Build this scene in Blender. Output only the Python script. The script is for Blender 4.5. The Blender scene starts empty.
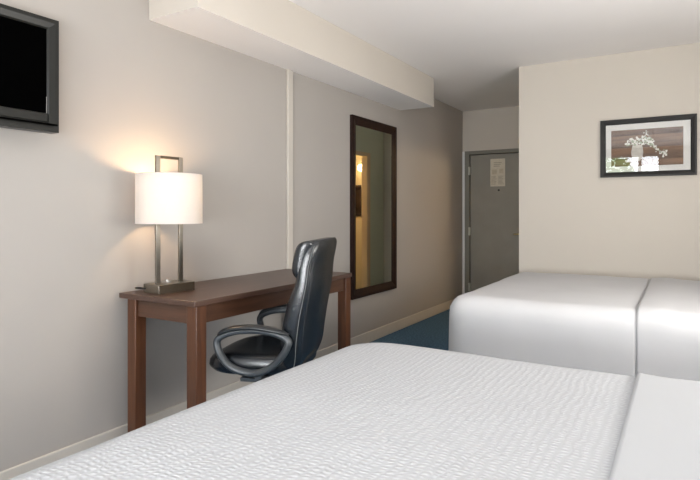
import bpy, bmesh, math, random
from mathutils import Vector, Matrix, noise
random.seed(7)
scn = bpy.context.scene
col = scn.collection
PI = math.pi

# ------------------------------------------------------------------ materials
def new_mat(name):
    m = bpy.data.materials.new(name); m.use_nodes = True
    nt = m.node_tree
    return m, nt, nt.nodes['Principled BSDF']

def paint(name, c, rough=.8, var=.04, scale=3.0, bump=0.0, bscale=200, metal=0.0, spec=.4, coat=0.0):
    m, nt, b = new_mat(name)
    tc = nt.nodes.new('ShaderNodeTexCoord')
    n = nt.nodes.new('ShaderNodeTexNoise'); n.inputs['Scale'].default_value = scale; n.inputs['Detail'].default_value = 4
    nt.links.new(tc.outputs['Object'], n.inputs['Vector'])
    r = nt.nodes.new('ShaderNodeValToRGB')
    r.color_ramp.elements[0].color = tuple(max(0, x*(1-var)) for x in c)+(1,)
    r.color_ramp.elements[1].color = tuple(min(1, x*(1+var)) for x in c)+(1,)
    r.color_ramp.elements[0].position = .3; r.color_ramp.elements[1].position = .7
    nt.links.new(n.outputs['Fac'], r.inputs['Fac']); nt.links.new(r.outputs['Color'], b.inputs['Base Color'])
    b.inputs['Roughness'].default_value = rough; b.inputs['Metallic'].default_value = metal
    b.inputs['Specular IOR Level'].default_value = spec; b.inputs['Coat Weight'].default_value = coat
    if bump:
        n2 = nt.nodes.new('ShaderNodeTexNoise'); n2.inputs['Scale'].default_value = bscale; n2.inputs['Detail'].default_value = 3
        nt.links.new(tc.outputs['Object'], n2.inputs['Vector'])
        bp = nt.nodes.new('ShaderNodeBump'); bp.inputs['Strength'].default_value = bump; bp.inputs['Distance'].default_value = .004
        nt.links.new(n2.outputs['Fac'], bp.inputs['Height']); nt.links.new(bp.outputs['Normal'], b.inputs['Normal'])
    return m

def wood(name, c0, c1, axis=1, rough=.35, scale=14, spec=.5, coat=.15):
    m, nt, b = new_mat(name)
    tc = nt.nodes.new('ShaderNodeTexCoord'); mp = nt.nodes.new('ShaderNodeMapping')
    s = [scale, scale, scale]; s[axis] = scale*.07
    mp.inputs['Scale'].default_value = s
    nt.links.new(tc.outputs['Object'], mp.inputs['Vector'])
    n = nt.nodes.new('ShaderNodeTexNoise'); n.inputs['Scale'].default_value = 2.2; n.inputs['Detail'].default_value = 8
    n.inputs['Roughness'].default_value = .65; n.inputs['Distortion'].default_value = .6
    nt.links.new(mp.outputs['Vector'], n.inputs['Vector'])
    r = nt.nodes.new('ShaderNodeValToRGB')
    r.color_ramp.elements[0].color = c0+(1,); r.color_ramp.elements[1].color = c1+(1,)
    r.color_ramp.elements[0].position = .32; r.color_ramp.elements[1].position = .7
    nt.links.new(n.outputs['Fac'], r.inputs['Fac']); nt.links.new(r.outputs['Color'], b.inputs['Base Color'])
    bp = nt.nodes.new('ShaderNodeBump'); bp.inputs['Strength'].default_value = .08; bp.inputs['Distance'].default_value = .002
    nt.links.new(n.outputs['Fac'], bp.inputs['Height']); nt.links.new(bp.outputs['Normal'], b.inputs['Normal'])
    b.inputs['Roughness'].default_value = rough; b.inputs['Specular IOR Level'].default_value = spec
    b.inputs['Coat Weight'].default_value = coat; b.inputs['Coat Roughness'].default_value = .3
    return m

def emit(name, c, s):
    m, nt, b = new_mat(name)
    b.inputs['Base Color'].default_value = c+(1,)
    b.inputs['Emission Color'].default_value = c+(1,); b.inputs['Emission Strength'].default_value = s
    return m

def pane_mat(name, fac, rough=0.0):
    m, nt, b = new_mat(name); nt.nodes.remove(b)
    o = nt.nodes['Material Output']
    t = nt.nodes.new('ShaderNodeBsdfTransparent'); g = nt.nodes.new('ShaderNodeBsdfGlossy'); g.inputs['Roughness'].default_value = rough
    lw = nt.nodes.new('ShaderNodeFresnel'); lw.inputs['IOR'].default_value = fac
    mx = nt.nodes.new('ShaderNodeMixShader')
    nt.links.new(lw.outputs['Fac'], mx.inputs['Fac']); nt.links.new(t.outputs[0], mx.inputs[1]); nt.links.new(g.outputs[0], mx.inputs[2])
    nt.links.new(mx.outputs[0], o.inputs['Surface'])
    return m

def quilt_mat():
    m, nt, b = new_mat('matelasse_cotton')
    L = nt.links
    tc = nt.nodes.new('ShaderNodeTexCoord')
    # rows of little puckers running across the bed: warped brick cells
    n = nt.nodes.new('ShaderNodeTexNoise'); n.inputs['Scale'].default_value = 9; n.inputs['Detail'].default_value = 3
    L.new(tc.outputs['Object'], n.inputs['Vector'])
    vm = nt.nodes.new('ShaderNodeVectorMath'); vm.operation = 'MULTIPLY_ADD'
    vm.inputs[1].default_value = (.03, .03, .03)
    L.new(n.outputs['Color'], vm.inputs[0]); L.new(tc.outputs['Object'], vm.inputs[2])
    w = []
    for ax, sc in (('X', 50), ('Y', 78)):
        wv = nt.nodes.new('ShaderNodeTexWave'); wv.bands_direction = ax; wv.wave_profile = 'SIN'
        wv.inputs['Scale'].default_value = sc/ (2*PI) * 2.0; wv.inputs['Distortion'].default_value = 2.2; wv.inputs['Detail'].default_value = 1.0
        wv.inputs['Detail Scale'].default_value = 3.0
        L.new(vm.outputs['Vector'], wv.inputs['Vector']); w.append(wv)
    mu = nt.nodes.new('ShaderNodeMath'); mu.operation = 'MULTIPLY'
    L.new(w[0].outputs['Fac'], mu.inputs[0]); L.new(w[1].outputs['Fac'], mu.inputs[1])
    n2 = nt.nodes.new('ShaderNodeTexNoise'); n2.inputs['Scale'].default_value = 7; n2.inputs['Detail'].default_value = 2
    L.new(tc.outputs['Object'], n2.inputs['Vector'])
    ad = nt.nodes.new('ShaderNodeMath'); ad.operation = 'MULTIPLY_ADD'; ad.inputs[1].default_value = 1.2
    L.new(n2.outputs['Fac'], ad.inputs[0]); L.new(mu.outputs[0], ad.inputs[2])
    bp = nt.nodes.new('ShaderNodeBump'); bp.inputs['Strength'].default_value = .3; bp.inputs['Distance'].default_value = .005
    L.new(ad.outputs[0], bp.inputs['Height']); L.new(bp.outputs['Normal'], b.inputs['Normal'])
    r = nt.nodes.new('ShaderNodeValToRGB')
    r.color_ramp.elements[0].color = (.385, .395, .41, 1); r.color_ramp.elements[1].color = (.45, .46, .475, 1)
    L.new(mu.outputs[0], r.inputs['Fac']); L.new(r.outputs['Color'], b.inputs['Base Color'])
    b.inputs['Roughness'].default_value = .9; b.inputs['Specular IOR Level'].default_value = .2
    return m

M = {}
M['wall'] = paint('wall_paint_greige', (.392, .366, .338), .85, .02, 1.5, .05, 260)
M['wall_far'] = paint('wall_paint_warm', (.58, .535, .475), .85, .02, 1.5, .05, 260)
M['ceil'] = paint('ceiling_white', (.88, .855, .84), .9, .015, 1.2, .05, 180)
M['trimw'] = paint('trim_cream', (.52, .485, .435), .6, .02, 4)
M['door'] = paint('door_grey_green', (.265, .25, .215), .5, .05, 5)
M['doorframe'] = paint('door_frame_grey', (.20, .19, .158), .5, .05, 5)
M['carpet'] = paint('carpet_blue', (.07, .13, .20), .95, .35, 60, .6, 500, spec=.1)
M['desk_top'] = wood('walnut_top', (.058, .030, .021), (.09, .05, .035), 1, .38)
M['desk_leg'] = wood('walnut_leg', (.05, .017, .007), (.125, .048, .02), 2, .4)
M['desk_apron'] = wood('walnut_apron', (.045, .02, .011), (.09, .04, .022), 1, .4)
M['desk_apron_x'] = wood('walnut_apron_end', (.045, .02, .011), (.09, .04, .022), 0, .4)
M['mframe'] = wood('mirror_frame_wood', (.012, .0055, .004), (.024, .011, .008), 2, .5, spec=.2, coat=0)
M['mirror'] = paint('mirror_silver', (.86, .90, .85), .015, 0, 1, metal=1.0)
M['leather'] = paint('black_leather', (.008, .011, .015), .27, .2, 8, .2, 120, spec=.8)
M['plastic'] = paint('charcoal_plastic', (.055, .063, .070), .3, .1, 6, spec=.6)
M['padrub'] = paint('black_arm_pad', (.018, .02, .022), .28, .1, 6, spec=.6)
M['stitch'] = paint('pale_stitching', (.16, .17, .17), .7, .1, 60)
M['chromed'] = paint('grey_steel', (.45, .45, .44), .3, .05, 10, metal=1.0)
M['nickel'] = paint('brushed_nickel', (.30, .275, .235), .33, .06, 40, metal=1.0)
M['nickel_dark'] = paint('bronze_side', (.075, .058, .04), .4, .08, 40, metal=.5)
M['brass'] = paint('brass', (.72, .56, .26), .3, .05, 30, metal=1.0)
M['hinge'] = paint('hinge_metal', (.50, .48, .40), .4, .05, 30, metal=.7)
M['tv'] = paint('tv_gloss_black', (.014, .015, .014), .22, .05, 5, spec=.5)
M['tv_bezel'] = paint('tv_bezel', (.018, .018, .016), .3, .05, 5, spec=.2)
M['screen'] = paint('tv_screen', (.0008, .0008, .0008), .6, 0, 5, spec=0.0)
M['silver'] = paint('silver_edge', (.35, .35, .34), .3, .05, 9, metal=.8)
M['pframe'] = paint('picture_frame_black', (.018, .017, .016), .45, .08, 9, spec=.25)
M['mat'] = paint('mat_board', (.80, .78, .74), .9, .01, 9)
M['petal'] = paint('printed_petal', (.78, .76, .70), .9, .12, 90)
M['leafp'] = paint('printed_leaf', (.33, .37, .26), .9, .3, 90)
M['jug'] = paint('printed_jug', (.62, .58, .52), .9, .12, 40)
M['paper'] = paint('notice_paper', (.62, .57, .47), .85, .05, 30)
M['ink'] = paint('notice_ink', (.36, .32, .25), .85, .1, 30)
M['tan'] = paint('notice_tan', (.52, .46, .35), .85, .1, 30)
M['black'] = paint('matte_black', (.012, .012, .012), .5, .1, 9)
M['quilt'] = quilt_mat()
M['sheet'] = paint('white_sheet', (.395, .405, .42), .85, .015, 3, .12, 14, spec=.2)
M['cover2'] = paint('white_cover_smooth', (.53, .53, .54), .88, .02, 3, .15, 9, spec=.2)
M['sheet2'] = paint('white_sheet_far_lightened', (.49, .49, .50), .85, .015, 3, .12, 14, spec=.2)  # same sheet, colour lightened to offset weaker light on the farther bed
M['mattress'] = paint('mattress_ticking', (.7, .7, .68), .9, .03, 20)
M['bedbase'] = paint('bed_base_fabric', (.05, .045, .04), .9, .1, 40)
M['winframe'] = paint('window_vinyl', (.75, .75, .73), .4, .02, 8)
M['leaf'] = paint('hedge_leaf', (.16, .34, .07), .6, .5, 20)
M['soil'] = paint('ground_outside', (.30, .30, .24), .95, .2, 6)
M['glasswin'] = pane_mat('window_glass', 1.25)
M['picglass'] = pane_mat('picture_glass', 1.5)
M['bathwall'] = paint('bathroom_wall_warm', (.62, .50, .34), .8, .03, 3)
M['globe'] = emit('sconce_globe', (1.0, .78, .45), 14.0)
M['bulb'] = emit('lamp_bulb', (1.0, .80, .52), 6.0)

def wood_print():
    m, nt, b = new_mat('printed_planks')
    L = nt.links
    tc = nt.nodes.new('ShaderNodeTexCoord'); mp = nt.nodes.new('ShaderNodeMapping')
    mp.inputs['Scale'].default_value = (3, 1, 40)
    L.new(tc.outputs['Object'], mp.inputs['Vector'])
    n = nt.nodes.new('ShaderNodeTexNoise'); n.inputs['Scale'].default_value = 1.0; n.inputs['Detail'].default_value = 8
    L.new(mp.outputs['Vector'], n.inputs['Vector'])
    w = nt.nodes.new('ShaderNodeTexWave'); w.bands_direction = 'Z'; w.inputs['Scale'].default_value = 3.2; w.wave_profile = 'SAW'
    L.new(tc.outputs['Object'], w.inputs['Vector'])
    ad = nt.nodes.new('ShaderNodeMath'); ad.operation = 'MULTIPLY_ADD'; ad.inputs[1].default_value = .35
    L.new(w.outputs['Fac'], ad.inputs[0]); L.new(n.outputs['Fac'], ad.inputs[2])
    r = nt.nodes.new('ShaderNodeValToRGB')
    r.color_ramp.elements[0].position = .4; r.color_ramp.elements[0].color = (.085, .047, .03, 1)
    r.color_ramp.elements[1].position = .9; r.color_ramp.elements[1].color = (.25, .145, .09, 1)
    L.new(ad.outputs[0], r.inputs['Fac']); L.new(r.outputs['Color'], b.inputs['Base Color'])
    b.inputs['Roughness'].default_value = .9
    return m
M['print'] = wood_print()

def shade_mat():
    m, nt, b = new_mat('lamp_shade_linen'); nt.nodes.remove(b)
    L = nt.links; o = nt.nodes['Material Output']
    tc = nt.nodes.new('ShaderNodeTexCoord')
    n = nt.nodes.new('ShaderNodeTexNoise'); n.inputs['Scale'].default_value = 90
    L.new(tc.outputs['Object'], n.inputs['Vector'])
    r = nt.nodes.new('ShaderNodeValToRGB')
    r.color_ramp.elements[0].color = (.84, .80, .76, 1); r.color_ramp.elements[1].color = (.88, .84, .80, 1)
    L.new(n.outputs['Fac'], r.inputs['Fac'])
    d = nt.nodes.new('ShaderNodeBsdfDiffuse'); t = nt.nodes.new('ShaderNodeBsdfTranslucent')
    L.new(r.outputs['Color'], d.inputs['Color']); L.new(r.outputs['Color'], t.inputs['Color'])
    mx = nt.nodes.new('ShaderNodeMixShader'); mx.inputs['Fac'].default_value = .45
    L.new(d.outputs[0], mx.inputs[1]); L.new(t.outputs[0], mx.inputs[2])
    L.new(mx.outputs[0], o.inputs['Surface'])
    return m
M['shade'] = shade_mat()

# ------------------------------------------------------------------ mesh helpers
def box(bm, x0, x1, y0, y1, z0, z1):
    r = bmesh.ops.create_cube(bm, size=1.0)
    for v in r['verts']:
        v.co = Vector(((x0+x1)/2 + v.co.x*(x1-x0), (y0+y1)/2 + v.co.y*(y1-y0), (z0+z1)/2 + v.co.z*(z1-z0)))
    return r['verts']

def rings(bm, rs, closed_ring=True, cap0=True, cap1=True, loop=False):
    vs = [[bm.verts.new(p) for p in r] for r in rs]
    n = len(rs[0]); K = len(vs)
    for i in range(K if loop else K-1):
        a, b = vs[i], vs[(i+1) % K]
        for j in range(n if closed_ring else n-1):
            bm.faces.new((a[j], a[(j+1) % n], b[(j+1) % n], b[j]))
    if not loop:
        if cap0: bm.faces.new(list(reversed(vs[0])))
        if cap1: bm.faces.new(vs[-1])
    return vs

def tube(bm, pts, ra, rb=None, seg=10, loop=False, up=Vector((0, 1, 0))):
    """swept elliptical tube; ra in-plane half width, rb half width along `up`"""
    rb = rb or ra
    pts = [Vector(p) for p in pts]; K = len(pts); rs = []
    for i, p in enumerate(pts):
        if loop: t = pts[(i+1) % K] - pts[i-1]
        else: t = pts[min(i+1, K-1)] - pts[max(i-1, 0)]
        t.normalize()
        u = up - t*up.dot(t)
        if u.length < 1e-4: u = Vector((1, 0, 0)) - t*t.x
        u.normalize(); w = t.cross(u)
        a = ra[i] if isinstance(ra, (list, tuple)) else ra
        b = rb[i] if isinstance(rb, (list, tuple)) else rb
        rs.append([p + w*a*math.cos(k*2*PI/seg) + u*b*math.sin(k*2*PI/seg) for k in range(seg)])
    rings(bm, rs, loop=loop)

def cyl(bm, p0, p1, r0, r1=None, seg=20):
    r1 = r0 if r1 is None else r1
    up = Vector((0, 1, 0)) if abs((Vector(p1)-Vector(p0)).normalized().y) < .9 else Vector((1, 0, 0))
    tube(bm, [p0, p1], [r0, r1], [r0, r1], seg, up=up)

def spline(pts, n=8, loop=False):
    P = [Vector(p) for p in pts]; K = len(P); out = []
    for i in range(K if loop else K-1):
        if loop: a, b, c, d = P[i-1], P[i], P[(i+1) % K], P[(i+2) % K]
        else: a, b, c, d = P[max(i-1, 0)], P[i], P[i+1], P[min(i+2, K-1)]
        for k in range(n):
            t = k/n
            out.append(.5*((2*b) + (c-a)*t + (2*a-5*b+4*c-d)*t*t + (3*b-a-3*c+d)*t**3))
    if not loop: out.append(P[-1])
    return out

def link(name, bm, mat, parent=None, smooth=False, bevel=0, seg=2, loc=None, angle=35):
    bmesh.ops.recalc_face_normals(bm, faces=bm.faces[:])
    me = bpy.data.meshes.new(name); bm.to_mesh(me); bm.free()
    o = bpy.data.objects.new(name, me); col.objects.link(o)
    if mat: me.materials.append(mat)
    if parent: o.parent = parent
    if loc: o.location = loc
    if bevel:
        md = o.modifiers.new('bevel', 'BEVEL'); md.width = bevel; md.segments = seg; md.limit_method = 'ANGLE'; md.angle_limit = math.radians(40)
    if smooth:
        me.shade_smooth()
    elif bevel:
        for p in me.polygons: p.use_smooth = True
        try: me.set_sharp_from_angle(angle=math.radians(angle))
        except Exception: pass
    return o

def boxo(name, b, mat, parent=None, bevel=0, **k):
    bm = bmesh.new(); box(bm, *b); return link(name, bm, mat, parent, bevel=bevel, **k)

def root(name, label, cat, loc=(0, 0, 0), rz=0, group=None):
    o = bpy.data.objects.new(name, None); col.objects.link(o); o.empty_display_size = .1
    o.location = loc; o.rotation_euler = (0, 0, rz)
    o['label'] = label; o['category'] = cat
    if group: o['group'] = group
    return o
def tag(o, label, cat, group=None):
    o['label'] = label; o['category'] = cat
    if group: o['group'] = group
    return o
def struct(o, label=None):
    o['kind'] = 'structure'
    if label: o['label'] = label
    return o

CEIL = 2.472; YF = 4.97; YE = 6.80; XR = 3.42; YB = -2.6; XC = 1.174
# ------------------------------------------------------------------ room shell
struct(boxo('floor', (-.12, XR+.12, YB-.12, YE+.12, -.1, 0), M['carpet']), 'blue carpeted floor between the beds and the walls')
struct(boxo('ceiling', (-.12, XR+.12, YB-.12, YE+.12, CEIL, CEIL+.1), M['ceil']), 'smooth white ceiling of the room')
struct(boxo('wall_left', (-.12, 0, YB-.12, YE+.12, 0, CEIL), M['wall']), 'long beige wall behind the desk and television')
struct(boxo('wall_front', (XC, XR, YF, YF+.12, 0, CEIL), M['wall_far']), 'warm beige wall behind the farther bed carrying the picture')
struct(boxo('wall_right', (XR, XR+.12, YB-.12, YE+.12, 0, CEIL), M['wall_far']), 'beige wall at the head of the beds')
bm = bmesh.new()
WX0, WX1, WZ0, WZ1 = .80, 2.06, .85, 2.34
box(bm, 0, WX0, YB-.12, YB, 0, CEIL); box(bm, WX1, XR, YB-.12, YB, 0, CEIL)
box(bm, WX0, WX1, YB-.12, YB, 0, WZ0); box(bm, WX0, WX1, YB-.12, YB, WZ1, CEIL)
struct(link('wall_back', bm, M['wall_far']), 'beige wall with the window, behind the viewpoint')
# end wall with the entry door opening
DX0, DX1, DZ = .036, 1.04, 1.952
bm = bmesh.new()
box(bm, 0, DX0, YE, YE+.12, 0, CEIL); box(bm, DX1, XR, YE, YE+.12, 0, CEIL); box(bm, DX0, DX1, YE, YE+.12, DZ, CEIL)
struct(link('wall_end', bm, M['wall_far']), 'short beige wall above and beside the entry door')
# hall side wall with bathroom doorway
BY0, BY1, BZ = 5.52, 6.33, 1.92
bm = bmesh.new()
box(bm, XC, XC+.07, YF+.12, BY0, 0, CEIL); box(bm, XC, XC+.07, BY1, YE, 0, CEIL); box(bm, XC, XC+.07, BY0, BY1, BZ, CEIL)
struct(link('wall_corridor', bm, paint('hall_wall_brightened', (.74, .77, .64), .85, .02, 2)), 'beige hall wall with the bathroom doorway, seen in the mirror')  # colour lightened to stand in for light the hall lacks
struct(boxo('wall_bathroom', (2.6, 2.7, YF+.12, YE, 0, CEIL), M['bathwall']), 'warm lit bathroom wall')
struct(boxo('wall_vanity', (XC+.1, 2.6, YE-.02, YE-.001, 0, CEIL), M['bathwall']), 'warm lit bathroom wall seen in the mirror')
# soffit
SX, SY0, SZ = .362, 1.936, 2.196
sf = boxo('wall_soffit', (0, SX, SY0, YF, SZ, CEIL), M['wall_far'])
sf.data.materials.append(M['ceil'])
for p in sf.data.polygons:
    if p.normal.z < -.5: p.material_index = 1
struct(sf, 'boxed beige soffit along the top of the left wall')
# baseboards
def baseboard(name, x0, x1, y0, y1):
    bm = bmesh.new(); box(bm, x0, x1, y0, y1, 0, .1)
    return struct(link(name, bm, M['trimw'], bevel=.005))
baseboard('baseboard_left', 0, .013, YB, YE)
baseboard('baseboard_front', XC, XR, YF-.013, YF)
baseboard('baseboard_back', 0, XR, YB, YB+.013)
baseboard('baseboard_right', XR-.013, XR, YB, YF)
bm = bmesh.new(); box(bm, XC-.013, XC, YF, BY0-.07, 0, .1); box(bm, XC-.013, XC, BY1+.06, YE, 0, .1)
struct(link('baseboard_corridor', bm, M['trimw'], bevel=.004))
# vertical raceway strip on the left wall from the soffit down behind the desk
struct(boxo('trim_1', (0, .02, 3.112, 3.172, .1, SZ), M['trimw'], bevel=.005, seg=3), 'pale vertical strip on the wall between desk and soffit')
struct(boxo('trim_2', (.001, .034, YE-.016, YE, 0, 1.953), M['winframe'], bevel=.003), 'pale narrow strip beside the entry door frame')
# bathroom doorway casing
bm = bmesh.new()
box(bm, XC-.02, XC, BY1, BY1+.06, 0, BZ+.04); box(bm, XC-.02, XC, BY0-.07, BY0, 0, BZ+.04); box(bm, XC-.02, XC, BY0, BY1, BZ-.01, BZ+.04)
box(bm, XC-.012, XC+.075, BY1-.018, BY1, 0, BZ); box(bm, XC-.012, XC+.075, BY0, BY0+.018, 0, BZ)
struct(link('trim_3', bm, paint('casing_tan', (.80, .62, .42), .5, .03, 5), bevel=.004), 'tan doorway casing of the bathroom, seen in the mirror')

# entry door
d = struct(bpy.data.objects.new('door_1', None), 'grey entry door at the end of the hall'); col.objects.link(d); d.location = (0, 0, 0)
bm = bmesh.new()
box(bm, DX0, DX0+.062, YE-.03, YE+.1, 0, DZ); box(bm, DX1-.062, DX1, YE-.03, YE+.1, 0, DZ); box(bm, DX0+.062, DX1-.062, YE-.03, YE+.1, DZ-.045, DZ)
box(bm, DX0+.05, DX1-.05, YE+.06, YE+.08, 0, DZ-.02); link('door_frame', bm, M['doorframe'], d, bevel=.003)
boxo('door_leaf', (DX0+.068, DX1-.068, YE+.0, YE+.045, .01, DZ-.052), M['door'], d, bevel=.002)
for z in (.22, .93, 1.70):
    bm = bmesh.new(); box(bm, DX0+.05, DX0+.078, YE-.036, YE-.003, z-.05, z+.05)
    cyl(bm, (DX0+.064, YE-.036, z-.052), (DX0+.064, YE-.036, z+.052), .008, seg=12)
    link('hinge', bm, M['hinge'], d)
h = bmesh.new(); cyl(h, (.80, YE-.012, .905), (.80, YE, .905), .03); cyl(h, (.80, YE-.06, .905), (.80, YE-.01, .905), .011)
tube(h, spline([(.805, YE-.06, .905), (.74, YE-.062, .907), (.668, YE-.058, .905)], 5), [.011]*11, [.009]*11, 10, up=Vector((0, 0, 1)))
link('door_handle', h, M['brass'], d, smooth=True)
h = bmesh.new(); cyl(h, (.468, YE-.006, 1.448), (.468, YE, 1.448), .012); link('peephole', h, M['black'], d)

# door notice
n = root('door_notice', 'cream printed notice sheet posted on the grey entry door', 'notice', (.455, YE-.002, 1.668))
boxo('paper_sheet', (-.092, .092, -.002, 0, -.172, .172), M['paper'], n)
bm = bmesh.new()
for i in range(3): box(bm, -.05, .05 - .012*i, -.003, -.0015, .12-.022*i, .128-.022*i)
link('printed_heading', bm, M['ink'], n)
for x0 in (-.08, .008):
    bm = bmesh.new()
    for i in range(7):
        w = .072*random.uniform(.7, 1); box(bm, x0, x0+w, -.003, -.0015, -.05-.016*i, -.044-.016*i)
    link('printed_lines', bm, M['ink'], n)
for b_ in ((-.075, -.01, -.003, -.0015, -.02, .04), (.02, .07, -.003, -.0015, -.01, .045)): boxo('printed_panel', b_, M['tan'], n)

# window behind the viewpoint
w = struct(bpy.data.objects.new('window_1', None), 'bright two-pane window reflected in the picture glass'); col.objects.link(w)
bm = bmesh.new(); yf0, yf1 = YB-.09, YB-.03; t = .045; XM = 1.69
box(bm, WX0, WX1, yf0, yf1, WZ0, WZ0+t); box(bm, WX0, WX1, yf0, yf1, WZ1-t, WZ1)
box(bm, WX0, WX0+t, yf0, yf1, WZ0+t, WZ1-t); box(bm, WX1-t, WX1, yf0, yf1, WZ0+t, WZ1-t); box(bm, XM-.03, XM+.03, yf0, yf1, WZ0+t, WZ1-t)
link('window_frame', bm, M['winframe'], w, bevel=.004)
boxo('window_pane', (WX0+t, XM-.03, YB-.063, YB-.057, WZ0+t, WZ1-t), M['glasswin'], w)
boxo('window_pane', (XM+.03, WX1-t, YB-.063, YB-.057, WZ0+t, WZ1-t), M['glasswin'], w)
boxo('window_sill', (WX0-.04, WX1+.04, YB-.03, YB+.05, WZ0-.03, WZ0), M['winframe'], w, bevel=.005)

# outside: ground and a hedge
struct(boxo('ground', (-8, 12, -14, YB-.13, -.3, -.12), M['soil']), 'pale ground outside the window')
def shrub(name, x, y, z, rx, ry, rz, label):
    bm = bmesh.new()
    for i in range(1500):
        v = Vector((random.gauss(0, 1), random.gauss(0, 1), random.gauss(0, 1))).normalized()*random.uniform(.75, 1)
        p = Vector((v.x*rx, v.y*ry, max(0, rz+v.z*rz)))
        q = Matrix.Rotation(random.uniform(0, 6.28), 3, v.orthogonal())
        s = random.uniform(.05, .11)
        a = [q @ Vector((-s*.5, 0, 0)), q @ Vector((0, s, 0)), q @ Vector((s*.5, 0, 0)), q @ Vector((0, -s, 0))]
        bm.faces.new([bm.verts.new(p+k) for k in a])
    r = root(name, label, 'shrub', (x, y, z))
    link('foliage', bm, M['leaf'], r)
    b2 = bmesh.new(); cyl(b2, (0, 0, 0), (0, 0, rz), .06, .03, 8); link('stem', b2, M['desk_leg'], r)
shrub('garden_shrub', 0.80, -6.2, -.12, .75, .7, 1.47, 'green shrub outside the window, reflected in the picture glass')

# ------------------------------------------------------------------ desk
dk = root('writing_desk', 'dark brown wooden writing desk against the left wall', 'desk', (.012, 1.745, 0))
DL, DD, DH = 1.372, .536, .772
boxo('tabletop', (0, DD, 0, DL, DH-.026, DH), M['desk_top'], dk, bevel=.003)
g = .012; lw = .062; gb = .05
for lx in (gb, DD-.004-lw):
    for ly in (g, DL-g-lw):
        boxo('leg', (lx, lx+lw, ly, ly+lw, 0, DH-.026), M['desk_leg'], dk, bevel=.002)
az0, az1 = DH-.110, DH-.026
boxo('apron', (DD-lw+.025, DD-.02, g+lw, DL-g-lw, az0, az1), M['desk_apron'], dk, bevel=.001)
boxo('apron', (gb+.012, gb+lw-.03, g+lw, DL-g-lw, az0, az1), M['desk_apron'], dk, bevel=.001)
boxo('apron', (gb+lw, DD-.004-lw, g+.012, g+lw-.03, az0, az1), M['desk_apron_x'], dk, bevel=.001)
boxo('apron', (gb+lw, DD-.004-lw, DL-g-lw+.03, DL-g-.012, az0, az1), M['desk_apron_x'], dk, bevel=.001)

# ------------------------------------------------------------------ lamp
LX, LY = .178, 1.918
lp = root('table_lamp', 'lit table lamp with white drum shade on the desk', 'lamp', (LX, LY, DH), math.radians(-5))
boxo('base', (-.065, .065, -.106, .106, 0, .044), M['nickel'], lp, bevel=.002)
boxo('base_side', (.0652, .0665, -.105, .105, .001, .043), M['nickel_dark'], lp)
PZ = .688; py = .068
for s, hw in ((-1, .0125), (1, .0125)):
    boxo('post', (-.006, .006, s*py-hw, s*py+hw, .044, PZ), M['nickel'], lp, bevel=.0015)
boxo('top_bar', (-.006, .006, -py+.0125, py-.0125, PZ-.014, PZ), M['nickel_dark'], lp, bevel=.0015)
bm = bmesh.new(); R = .164; SB, ST = .345, .596; N = 64
rings(bm, [[(rr*math.cos(k*2*PI/N), rr*math.sin(k*2*PI/N), z) for k in range(N)] for rr, z in ((R, SB), (R, SB+.12), (R-.001, ST), (R-.003, ST), (R-.003, SB+.12), (R-.002, SB))], loop=True)
sh = link('lamp_shade', bm, M['shade'], lp)
for p in sh.data.polygons: p.use_smooth = True
sh.data.set_sharp_from_angle(angle=math.radians(40))
for z in (SB+.004, ST-.004):
    bm = bmesh.new()
    tube(bm, [((R-.004)*math.cos(k*2*PI/48), (R-.004)*math.sin(k*2*PI/48), z) for k in range(48)], .002, .002, 6, loop=True, up=Vector((0, 0, 1)))
    if z > .5: cyl(bm, (0, -R+.004, ST-.01), (0, R-.004, ST-.01), .002, seg=6)
    link('shade_ring', bm, M['nickel'], lp)
bm = bmesh.new(); cyl(bm, (0, -py+.012, SB+.05), (0, py-.012, SB+.05), .005, seg=8); cyl(bm, (0, 0, SB+.045), (0, 0, SB+.085), .018, seg=16)
link('socket', bm, M['nickel'], lp)
bm = bmesh.new(); bmesh.ops.create_uvsphere(bm, u_segments=20, v_segments=12, radius=.028)
for v in bm.verts: v.co.z = v.co.z*1.25 + SB+.118
link('bulb', bm, M['bulb'], lp, smooth=True)
bm = bmesh.new(); cyl(bm, (-.02, 0, .044), (-.02, 0, .050), .024, .020, 20); cyl(bm, (-.02, 0, .05), (-.02, 0, .056), .010, seg=14); link('switch', bm, M['chromed'], lp, smooth=False)
bm = bmesh.new(); tube(bm, spline([(-.045, -.106, .020), (-.065, -.125, .026), (-.10, -.128, .022), (-.125, -.09, .012), (-.14, -.03, .005), (-.15, .05, .005)], 8), .0035, .0035, 8, up=Vector((0, 0, 1)))
link('cord', bm, M['black'], lp, smooth=True)
ld = bpy.data.lights.new('lamp_glow', 'POINT'); ld.energy = 8; ld.color = (1.0, .66, .36); ld.shadow_soft_size = .035
lo = bpy.data.objects.new('lamp_glow', ld); col.objects.link(lo); lo.location = (LX, LY, DH+SB+.19)

# ------------------------------------------------------------------ office chair
ch = root('office_chair', 'black leather high-back swivel office chair pulled up to the desk', 'chair', (.638, 2.172, 0), math.radians(200))
def rrect(w, t, rc, n=5):
    """rounded rectangle in (y, x): half width w, half thickness t"""
    out = []
    rc = min(rc, t*.98, w*.98)
    for cx_, cy_, a0 in ((w-rc, t-rc, 0), (-(w-rc), t-rc, PI/2), (-(w-rc), -(t-rc), PI), (w-rc, -(t-rc), 1.5*PI)):
        for k in range(n+1):
            a = a0 + k*PI/2/n; out.append((cx_+rc*math.cos(a), cy_+rc*math.sin(a)))
    return out
prof = [(-.150, .425, .185, .020), (-.160, .44, .205, .036), (-.174, .50, .228, .048), (-.184, .58, .240, .050), (-.202, .68, .246, .047), (-.225, .78, .246, .043), (-.240, .85, .242, .038),
        (-.246, .92, .236, .038), (-.262, .99, .228, .036), (-.272, 1.025, .212, .030), (-.276, 1.042, .190, .018)]
P4 = []
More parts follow.
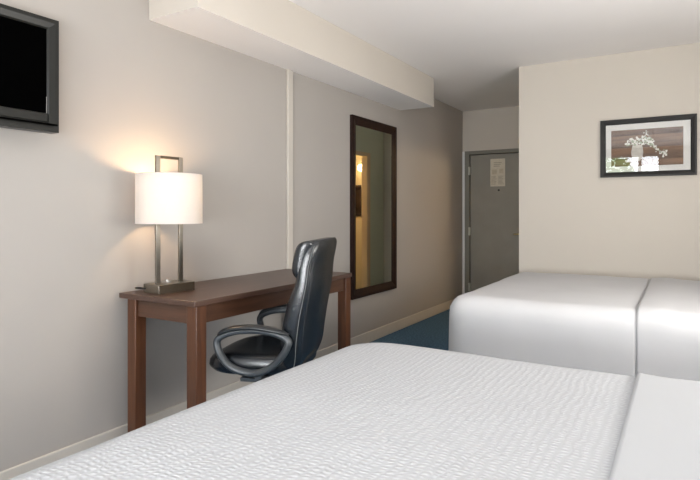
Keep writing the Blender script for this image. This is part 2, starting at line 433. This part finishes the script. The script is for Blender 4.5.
sp = spline([(a, 0, b) for a, b, _, _ in prof], 4); spw = spline([(c, e, 0) for _, _, c, e in prof], 4)
bm = bmesh.new(); rs = []
for p, q in zip(sp, spw):
    ring = []
    for yy, xx in rrect(q.x, q.y, .032):
        dish = -.035*(1-(yy/.25)**2) + .02          # the back wraps round the sitter
        ring.append((p.x + xx + dish*.8, yy, p.z))
    rs.append(ring)
rings(bm, rs); link('backrest', bm, M['leather'], ch, smooth=True)
bm = bmesh.new()
# headrest pad (front), lumbar pad
def cushion(bm, zs, xs, wid, thick):
    sp_ = spline([(x, 0, z) for x, z in zip(xs, zs)], 5); K = len(sp_); rs = []
    for i, p in enumerate(sp_):
        t = i/(K-1); e = max(.12, (1-abs(2*t-1)**4))**.5
        rs.append([(p.x + xx - .028*(1-(yy/.25)**2) + .016, yy, p.z) for yy, xx in rrect(wid*(.94+.06*e), thick*e, thick*e*.95)])
    rings(bm, rs)
cushion(bm, [.866, .905, .955, 1.01, 1.04], [-.228, -.220, -.226, -.240, -.256], .236, .042)
link('headrest', bm, M['leather'], ch, smooth=True)
bm = bmesh.new(); cushion(bm, [.50, .57, .68, .78, .855], [-.142, -.147, -.166, -.194, -.224], .215, .032)
link('lumbar_pad', bm, M['leather'], ch, smooth=True)
for s in (-1, 1):
    bm = bmesh.new()
    pts = [(p.x - q.y*.62 - .008*0 + (-.035*(1-((q.x-.006)/.25)**2)+.02)*.8, s*(q.x-.001), p.z) for p, q in zip(sp, spw)][4:-5]
    tube(bm, pts, .0018, .0018, 6)
    link('piping', bm, M['stitch'], ch, smooth=True)
# seat
bm = bmesh.new(); rs = []
N = 40
def sup(a, e=3.2):
    c, s = math.cos(a), math.sin(a)
    return (abs(c)**(2/e)*(1 if c >= 0 else -1), abs(s)**(2/e)*(1 if s >= 0 else -1))
for z, k in ((.405, .80), (.412, .92), (.43, .985), (.455, 1.0), (.475, .985), (.488, .94), (.494, .86), (.497, .7), (.496, .45), (.494, .15)):
    ring = []
    for j in range(N):
        c, s = sup(j*2*PI/N)
        x, y = .035 + c*.25*k, s*.245*k
        zz = z - (.018*max(0, (x-.12)/.14)**2 if z > .44 else 0) + (.012*(abs(y)/.245)**3 if z > .47 else 0)
        ring.append((x, y, zz))
    rs.append(ring)
rings(bm, rs); link('seat', bm, M['leather'], ch, smooth=True)
# arms
for s in (1, -1):
    bm = bmesh.new()
    lp2 = [(-.176, .585), (-.168, .615), (-.11, .640), (-.02, .650), (.07, .643), (.135, .622), (.166, .59), (.155, .535), (.115, .475), (.055, .443), (-.02, .438), (-.085, .465), (-.145, .525)]
    pts = spline([(x, s*(.268+.012*math.sin((z-.43)/.22*PI)), .43+(z-.43)*.92) for x, z in lp2], 6, loop=True)
    tube(bm, pts, .0165, .022, 12, loop=True)
    arm = link('armrest', bm, M['plastic'], ch, smooth=True)
    bm = bmesh.new()
    pp = spline([(-.178, s*.272, .636), (-.11, s*.276, .656), (-.02, s*.279, .667), (.07, s*.278, .660), (.135, s*.274, .640), (.170, s*.27, .61)], 6)
    for q in pp: q.z = .43+(q.z-.43)*.92
    K = len(pp); e = [max(.35, 1-abs(2*i/(K-1)-1)**6) for i in range(K)]
    tube(bm, pp, [.013*k for k in e], [.030*k for k in e], 14)
    link('arm_pad', bm, M['padrub'], arm, smooth=True)
    bm = bmesh.new(); cyl(bm, (-.03, s*.20, .425), (-.03, s*.272, .425), .018); box(bm, -.06, .06, min(s*.10, s*.26), max(s*.10, s*.26), .392, .408)
    link('arm_bracket', bm, M['plastic'], arm)
    for bx_, bz_ in ((-.02, .438), (-.165, .559)):
        bm = bmesh.new(); cyl(bm, (bx_, s*.288, bz_), (bx_, s*.294, bz_), .009, .007, 12); link('bolt', bm, M['plastic'], arm)
bm = bmesh.new(); box(bm, -.12, .10, -.09, .09, .35, .406); link('tilt_mechanism', bm, M['plastic'], ch, bevel=.01)
bm = bmesh.new(); tube(bm, spline([(-.08, 0, .37), (-.13, 0, .37), (-.175, 0, .40), (-.185, 0, .50)], 6), .010, .035, 10); link('back_support', bm, M['plastic'], ch, smooth=True)
bm = bmesh.new(); cyl(bm, (0, 0, .10), (0, 0, .26), .028); cyl(bm, (0, 0, .26), (0, 0, .36), .018); link('gas_column', bm, M['padrub'], ch)
bm = bmesh.new(); cyl(bm, (0, 0, .075), (0, 0, .125), .045); link('hub', bm, M['plastic'], ch)
for k in range(5):
    a = k*2*PI/5+.3; c, s = math.cos(a), math.sin(a)
    bm = bmesh.new(); pts = [(c*r, s*r, z) for r, z in ((.03, .105), (.12, .10), (.22, .085), (.29, .072))]
    tube(bm, pts, [.016, .016, .014, .011], [.024, .022, .019, .014], 10, up=Vector((-s, c, 0)))
    lg = link('base_leg', bm, M['plastic'], ch, smooth=True)
    bm = bmesh.new()
    for o_ in (-.013, .013):
        cyl(bm, (c*.285-s*(o_-.008), s*.285+c*(o_-.008), .027), (c*.285-s*(o_+.008), s*.285+c*(o_+.008), .027), .027, seg=18)
    cyl(bm, (c*.285, s*.285, .03), (c*.285, s*.285, .075), .007, seg=8)
    link('caster', bm, M['padrub'], lg)

# ------------------------------------------------------------------ wall mirror
mr = root('wall_mirror', 'tall mirror in a dark brown wooden frame on the left wall', 'mirror', (0, 4.413, 1.217))
my, mz, fw = .421, .788, .098
bm = bmesh.new(); fw = .10
def frame_profile(bm, hy, hz, wid, d0, d1, plane):
    """mitred frame with a sloped profile; plane maps (a, b, depth) to 3-D"""
    prof_ = [(0, 0), (0, d1), (wid*.35, d1*1.0), (wid*.85, d0), (wid, d0*.8), (wid, 0)]
    rs = []
    for sa, sb in ((-1, -1), (1, -1), (1, 1), (-1, 1)):
        rs.append([plane(sa*(hy-i), sb*(hz-i), dd) for i, dd in prof_])
    rings(bm, rs, loop=True)
frame_profile(bm, my, mz, .078, .016, .028, lambda a, b, dd: (dd, a, b))
link('frame', bm, M['mframe'], mr)
bm = bmesh.new(); box(bm, .006, .011, -my+.07, my-.07, -mz+.07, mz-.07); link('mirror_glass', bm, M['mirror'], mr)
bm = bmesh.new(); box(bm, .001, .0055, -my+.05, my-.05, -mz+.05, mz-.05); link('backing_board', bm, M['mframe'], mr)

# ------------------------------------------------------------------ framed picture
pc = root('framed_picture', 'black framed print of white flowers on planks above the farther bed', 'picture', (2.18, YF, 1.694))
ph_, pz_ = .338, .234
bm = bmesh.new()
frame_profile(bm, ph_, pz_, .041, .020, .026, lambda a, b, dd: (a, -dd, b))
link('frame', bm, M['pframe'], pc)
boxo('mat_board', (-ph_+.03, ph_-.03, -.009, -.003, -pz_+.03, pz_-.03), M['mat'], pc)
boxo('print', (-.257, .249, -.0098, -.0088, -.148, .146), M['print'], pc)
bm = bmesh.new(); b2 = bmesh.new()
def disc(bm, x, z, r, y, n=7):
    vs = [bm.verts.new((x+r*math.cos(k*2*PI/n)*random.uniform(.7, 1), y, z+r*math.sin(k*2*PI/n)*random.uniform(.7, 1))) for k in range(n)]
    bm.faces.new(vs)
for i in range(120):
    a = random.uniform(-.2, PI+.2); rr = random.uniform(.01, 1)**.6
    x, z = -.045+math.cos(a)*.105*rr, .025+math.sin(a)*.065*rr
    disc(bm if random.random() < .72 else b2, x, z, random.uniform(.005, .012), -.0101-.00001*i)
for i in range(36):
    t_ = random.random(); x, z = .03+.11*t_+random.gauss(0, .01), .0-.07*t_+random.gauss(0, .014)
    disc(bm if random.random() < .65 else b2, x, z, random.uniform(.005, .011), -.0101-.00001*(120+i))
for i in range(14):
    disc(bm, random.gauss(0.0, .012), random.uniform(.09, .135), random.uniform(.003, .006), -.0101-.00001*(160+i))
link('flowers', bm, M['petal'], pc); link('leaves', b2, M['leafp'], pc)
bm = bmesh.new(); pts = [(-.105, 0), (-.112, -.04), (-.105, -.08), (-.09, -.11), (-.05, -.11), (-.032, -.08), (-.025, -.04), (-.03, .0), (-.035, .02), (-.10, .02)]
bm.faces.new([bm.verts.new((x, -.0100, z)) for x, z in pts]); link('jug', bm, M['jug'], pc)
boxo('glass', (-ph_+.036, ph_-.036, -.0165, -.0145, -pz_+.036, pz_-.036), M['picglass'], pc)

# ------------------------------------------------------------------ television
tv = root('television', 'black flat-screen television mounted high on the left wall', 'television', (0, .98, 1.758))
hy, hz = .392, .2415
bm = bmesh.new()
frame_profile(bm, hy, hz, .046, .046, .052, lambda a, b, dd: (.068+dd, a, b+.0))
link('bezel', bm, M['tv_bezel'], tv)
boxo('screen', (.10, .106, -hy+.04, hy-.046, -hz+.078, hz-.044), M['screen'], tv)
boxo('lower_strip', (.075, .1165, -hy+.044, hy-.044, -hz+.04, -hz+.079), M['tv_bezel'], tv, bevel=.004)
boxo('groove', (.1205, .1215, -hy+.004, hy-.006, -hz+.028, -hz+.036), M['screen'], tv)
boxo('screen_edge', (.105, .108, hy-.0475, hy-.0455, -hz+.078, -hz+.150), M['silver'], tv)
bm = bmesh.new(); box(bm, .052, .10, -hy+.01, hy-.01, -hz+.01, hz-.01); box(bm, .035, .06, -hy+.10, hy-.10, -hz+.06, hz-.05); link('housing', bm, M['tv'], tv, bevel=.006)
bm = bmesh.new(); box(bm, -.0005, .012, -.24, .24, -.16, .16); box(bm, .01, .036, -.03, .03, -.10, .10); link('wall_bracket', bm, M['black'], tv)

# ------------------------------------------------------------------ beds
BL, BW, BH = 2.02, 1.60, .70
def rbox(bm, x0, x1, y0, y1, z0, z1, r, rc=0, step=.05, keep=lambda c, n: True):
    """gridded rounded box shell; only the faces wanted by keep(centre, side) are made"""
    def lin(a, b):
        n = max(1, int(round((b-a)/step)))
        return [a+(b-a)*i/n for i in range(n+1)]
    ext = (lin(x0, x1), lin(y0, y1), lin(z0, z1))
    lo, hi = Vector((x0, y0, z0)), Vector((x1, y1, z1)); cache = {}
    def vert(p):
        k = tuple(round(c, 5) for c in p)
        if k not in cache:
            x, y, z = p
            e = min(x-x0, x1-x, y-y0, y1-y); h = z1-z          # distance in from the sides, down from the top
            if e < r and h < r:
                de, dh = r-e, r-h; q = max(de, dh)/math.hypot(de, dh)
                e2 = r-de*q; z = z1-(r-dh*q)
                x = min(max(x, x0+e2), x1-e2); y = min(max(y, y0+e2), y1-e2)
            if rc:                                              # corners rounded in plan at the foot end
                for cy_, sg in ((y0+rc, -1), (y1-rc, 1)):
                    dx, dy = x0+rc-x, (y-cy_)*sg
                    if dx > 0 and dy > 0:
                        q = max(dx, dy)/math.hypot(dx, dy); x = x0+rc-dx*q; y = cy_+dy*q*sg
            cache[k] = bm.verts.new((x, y, z))
        return cache[k]
    for ax in range(3):
        u, v = [(1, 2), (0, 2), (0, 1)][ax]
        for val, side in ((lo[ax], -1), (hi[ax], 1)):
            if not keep(ax, side): continue
            for i in range(len(ext[u])-1):
                for j in range(len(ext[v])-1):
                    ps = []
                    for a, b in ((i, j), (i+1, j), (i+1, j+1), (i, j+1)):
                        p = [0, 0, 0]; p[ax] = val; p[u] = ext[u][a]; p[v] = ext[v][b]; ps.append(vert(p))
                    if len(set(ps)) == 4:
                        try: bm.faces.new(ps)
                        except ValueError: pass

def cloth(name, x0, x1, r, grow, amp, mat, foot=True, lump=None, seed=0, solid=.006, rc=.17):
    """a cover lying over the mattress and hanging down both sides (and the foot)"""
    bm = bmesh.new()
    zb = .10
    big = 10
    xa = x0 if foot else x0-big*0
    # extend past the open ends so that the rounding is cut off square there
    ex0 = xa if foot else xa-r-.1
    ex1 = x1+r+.1
    rbox(bm, ex0, ex1, -grow, BW+grow, zb-r-.05, BH+grow, r, rc if foot else 0, .035, lambda ax, s: not ((ax == 2 and s < 0) or (ax == 0 and s > 0) or (ax == 0 and not foot)))
    for cut, nrm in ((x1, 1),) + (() if foot else ((x0, -1),)):
        bmesh.ops.bisect_plane(bm, geom=bm.verts[:]+bm.edges[:]+bm.faces[:], plane_co=(cut, 0, 0), plane_no=(nrm, 0, 0), clear_outer=True)
    bmesh.ops.bisect_plane(bm, geom=bm.verts[:]+bm.edges[:]+bm.faces[:], plane_co=(0, 0, zb), plane_no=(0, 0, -1), clear_outer=True)
    bm.normal_update()
    for v in bm.verts:
        p = v.co.copy(); hang = max(0, min(1, (BH-.05-p.z)/.5))
        nn = noise.noise(p*2.1+Vector((seed, 0, 0)))*amp + noise.noise(Vector((p.x*7, p.y*7, p.z*1.2+seed)))*amp*1.2*hang + noise.noise(p*6+Vector((0, seed, 0)))*amp*.35
        outw = Vector((0, 0, 0))
        if p.y < .02: outw.y = -1
        if p.y > BW-.02: outw.y = 1
        if foot and p.x < x0+.03: outw.x = -1
        v.co += v.normal*nn + outw*.015*hang
        if lump: v.co.z += lump(p)
    o = link(name, bm, mat, smooth=True)
    md = o.modifiers.new('thickness', 'SOLIDIFY'); md.thickness = solid; md.offset = -1
    return o

def bed(loc, label):
    b = root('bed', label, 'bed', loc)
    boxo('bed_base', (.08, BL-.0, .04, BW-.04, .03, .34), M['bedbase'], b, bevel=.02)
    for fx in (.12, BL-.12):
        for fy in (.12, BW-.12):
            bm = bmesh.new(); cyl(bm, (fx, fy, 0), (fx, fy, .04), .025); link('leg', bm, M['black'], b)
    boxo('mattress', (.07, BL, .03, BW-.03, .341, BH-.035), M['mattress'], b, bevel=.06, seg=5)
    return b
B1 = (1.354, .235, 0); B2 = (1.258, 2.955, 0); FOLD = .925
bed(B1, 'nearer queen bed in the foreground under a white quilted coverlet')
bed(B2, 'farther queen bed standing against the wall with the picture')
def at(o, loc): o.location = loc; return o
F1 = FOLD+.031
tag(at(cloth('coverlet', 0, F1+.02, .06, 0, .006, M['quilt'], seed=3), B1), 'white quilted coverlet with rows of small puckers on the nearer bed', 'bedspread')
tag(at(cloth('coverlet', 0, FOLD+.0495, .095, 0, .007, M['cover2'], seed=11, rc=.11), B2), 'smooth white coverlet over the foot of the farther bed', 'bedspread')
def fold1(p): return .003*math.exp(-((p.x-F1)/.03)**2)*(p.z > .6) + (.008*noise.noise(Vector((p.x*8, p.y*1.0, 0))) if p.z > .6 else 0)
tag(at(cloth('bed_sheet', F1, BL, .064, .007, .006, M['sheet'], foot=False, lump=fold1, seed=3), B1), 'smooth white sheet turned back over the coverlet on the nearer bed', 'sheet')
def fold2(p): return (.010*math.exp(-((p.x-FOLD-.13)/.09)**2) + .005*noise.noise(Vector((p.x*9, p.y*1.5, 3))))*max(0, min(1, (p.z-.5)/.15))
tag(at(cloth('bed_sheet', FOLD+.05, BL, .10, .003, .007, M['sheet2'], foot=False, lump=fold2, seed=11), B2), 'smooth white sheet at the head end of the farther bed', 'sheet')

# scrap on the carpet
bm = bmesh.new(); bmesh.ops.create_icosphere(bm, subdivisions=1, radius=.014)
for v in bm.verts: v.co = Vector((v.co.x*random.uniform(.7, 1.5), v.co.y*random.uniform(.7, 1.3), v.co.z*.6+.0075))
sc_ = link('paper_scrap', bm, M['winframe'], None, loc=(.22, 5.85, 0)); tag(sc_, 'tiny white scrap of paper on the blue carpet near the hall', 'scrap')

# ------------------------------------------------------------------ bathroom glimpse (seen in the mirror)
sc = root('wall_sconce', 'glowing globe wall sconce in the bathroom, reflected in the mirror', 'lamp', (1.475, YE-.021, 1.80))
bm = bmesh.new(); cyl(bm, (0, -.015, 0), (0, 0, 0), .045); cyl(bm, (0, -.07, 0), (0, -.01, 0), .012); link('wall_plate', bm, M['nickel'], sc)
bm = bmesh.new(); bmesh.ops.create_uvsphere(bm, u_segments=20, v_segments=12, radius=.05)
for v in bm.verts: v.co.y -= .085
link('globe', bm, M['globe'], sc, smooth=True)
bmir = root('bathroom_picture', 'dark framed picture below the bathroom sconce, reflected in the mirror', 'picture', (1.50, YE-.021, 1.34))
bm = bmesh.new(); frame_profile(bm, .16, .22, .06, .015, .02, lambda a, b, dd: (a, -dd, b)); link('frame', bm, M['mframe'], bmir)
boxo('print', (-.11, .11, -.008, -.001, -.17, .17), M['mframe'], bmir)

# ------------------------------------------------------------------ lights
def area(name, loc, rot, sx, sy, e, c=(1, 1, 1), spread=PI):
    l = bpy.data.lights.new(name, 'AREA'); l.shape = 'RECTANGLE'; l.size = sx; l.size_y = sy; l.energy = e; l.color = c; l.spread = spread
    o = bpy.data.objects.new(name, l); col.objects.link(o); o.location = loc; o.rotation_euler = rot
    return o
W = bpy.data.worlds.new('World'); scn.world = W; W.use_nodes = True
bg = W.node_tree.nodes['Background']; bg.inputs['Color'].default_value = (.90, .95, 1.0, 1); bg.inputs['Strength'].default_value = 15.0
pt = area('window_portal', ((WX0+WX1)/2, YB-.13, (WZ0+WZ1)/2), (math.radians(90), 0, 0), WX1-WX0, WZ1-WZ0, 1)
pt.data.cycles.is_portal = True
# bounced photographer's light: unseen soft upward fill added behind and below the viewpoint
area('bounce_light', (2.3, -.4, .95), (math.radians(180-32), 0, math.radians(6)), 1.2, .7, 66, (.95, .97, 1.0))
area('room_fill', (2.2, -2.2, 1.15), (math.radians(90+28), 0, math.radians(2)), 1.6, .9, 75, (.98, .98, 1.0))  # unseen fill added far behind the viewpoint for more even light
area('bedside_fill', (3.38, 2.5, 1.25), (math.radians(90+8), 0, math.radians(90)), 1.4, .6, 44, (1.0, .97, .93))  # unseen soft fill panel at the right wall, standing in for bedside lamps
pl = bpy.data.lights.new('bathroom_light', 'POINT'); pl.energy = 30; pl.color = (1, .74, .42); pl.shadow_soft_size = .06
po = bpy.data.objects.new('bathroom_light', pl); col.objects.link(po); po.location = (1.8, YE-.5, 1.95)

# ------------------------------------------------------------------ camera
f = 548.0
cd = bpy.data.cameras.new('camera'); cd.sensor_width = 36; cd.lens = 36*f/700; cd.shift_y = -28/700; cd.clip_start = .02
cam = bpy.data.objects.new('camera', cd); col.objects.link(cam)
cam.location = (2.42, 0, 1.176); cam.rotation_euler = (PI/2, 0, math.atan(332/f))
scn.camera = cam
scn.view_settings.view_transform = 'Standard'; scn.view_settings.look = 'None'
scn.view_settings.exposure = 0
scn.cycles.max_bounces = 10; scn.cycles.diffuse_bounces = 6; scn.cycles.transparent_max_bounces = 12
scn.cycles.caustics_reflective = False; scn.cycles.caustics_refractive = False
scn.cycles.sample_clamp_indirect = 6.0
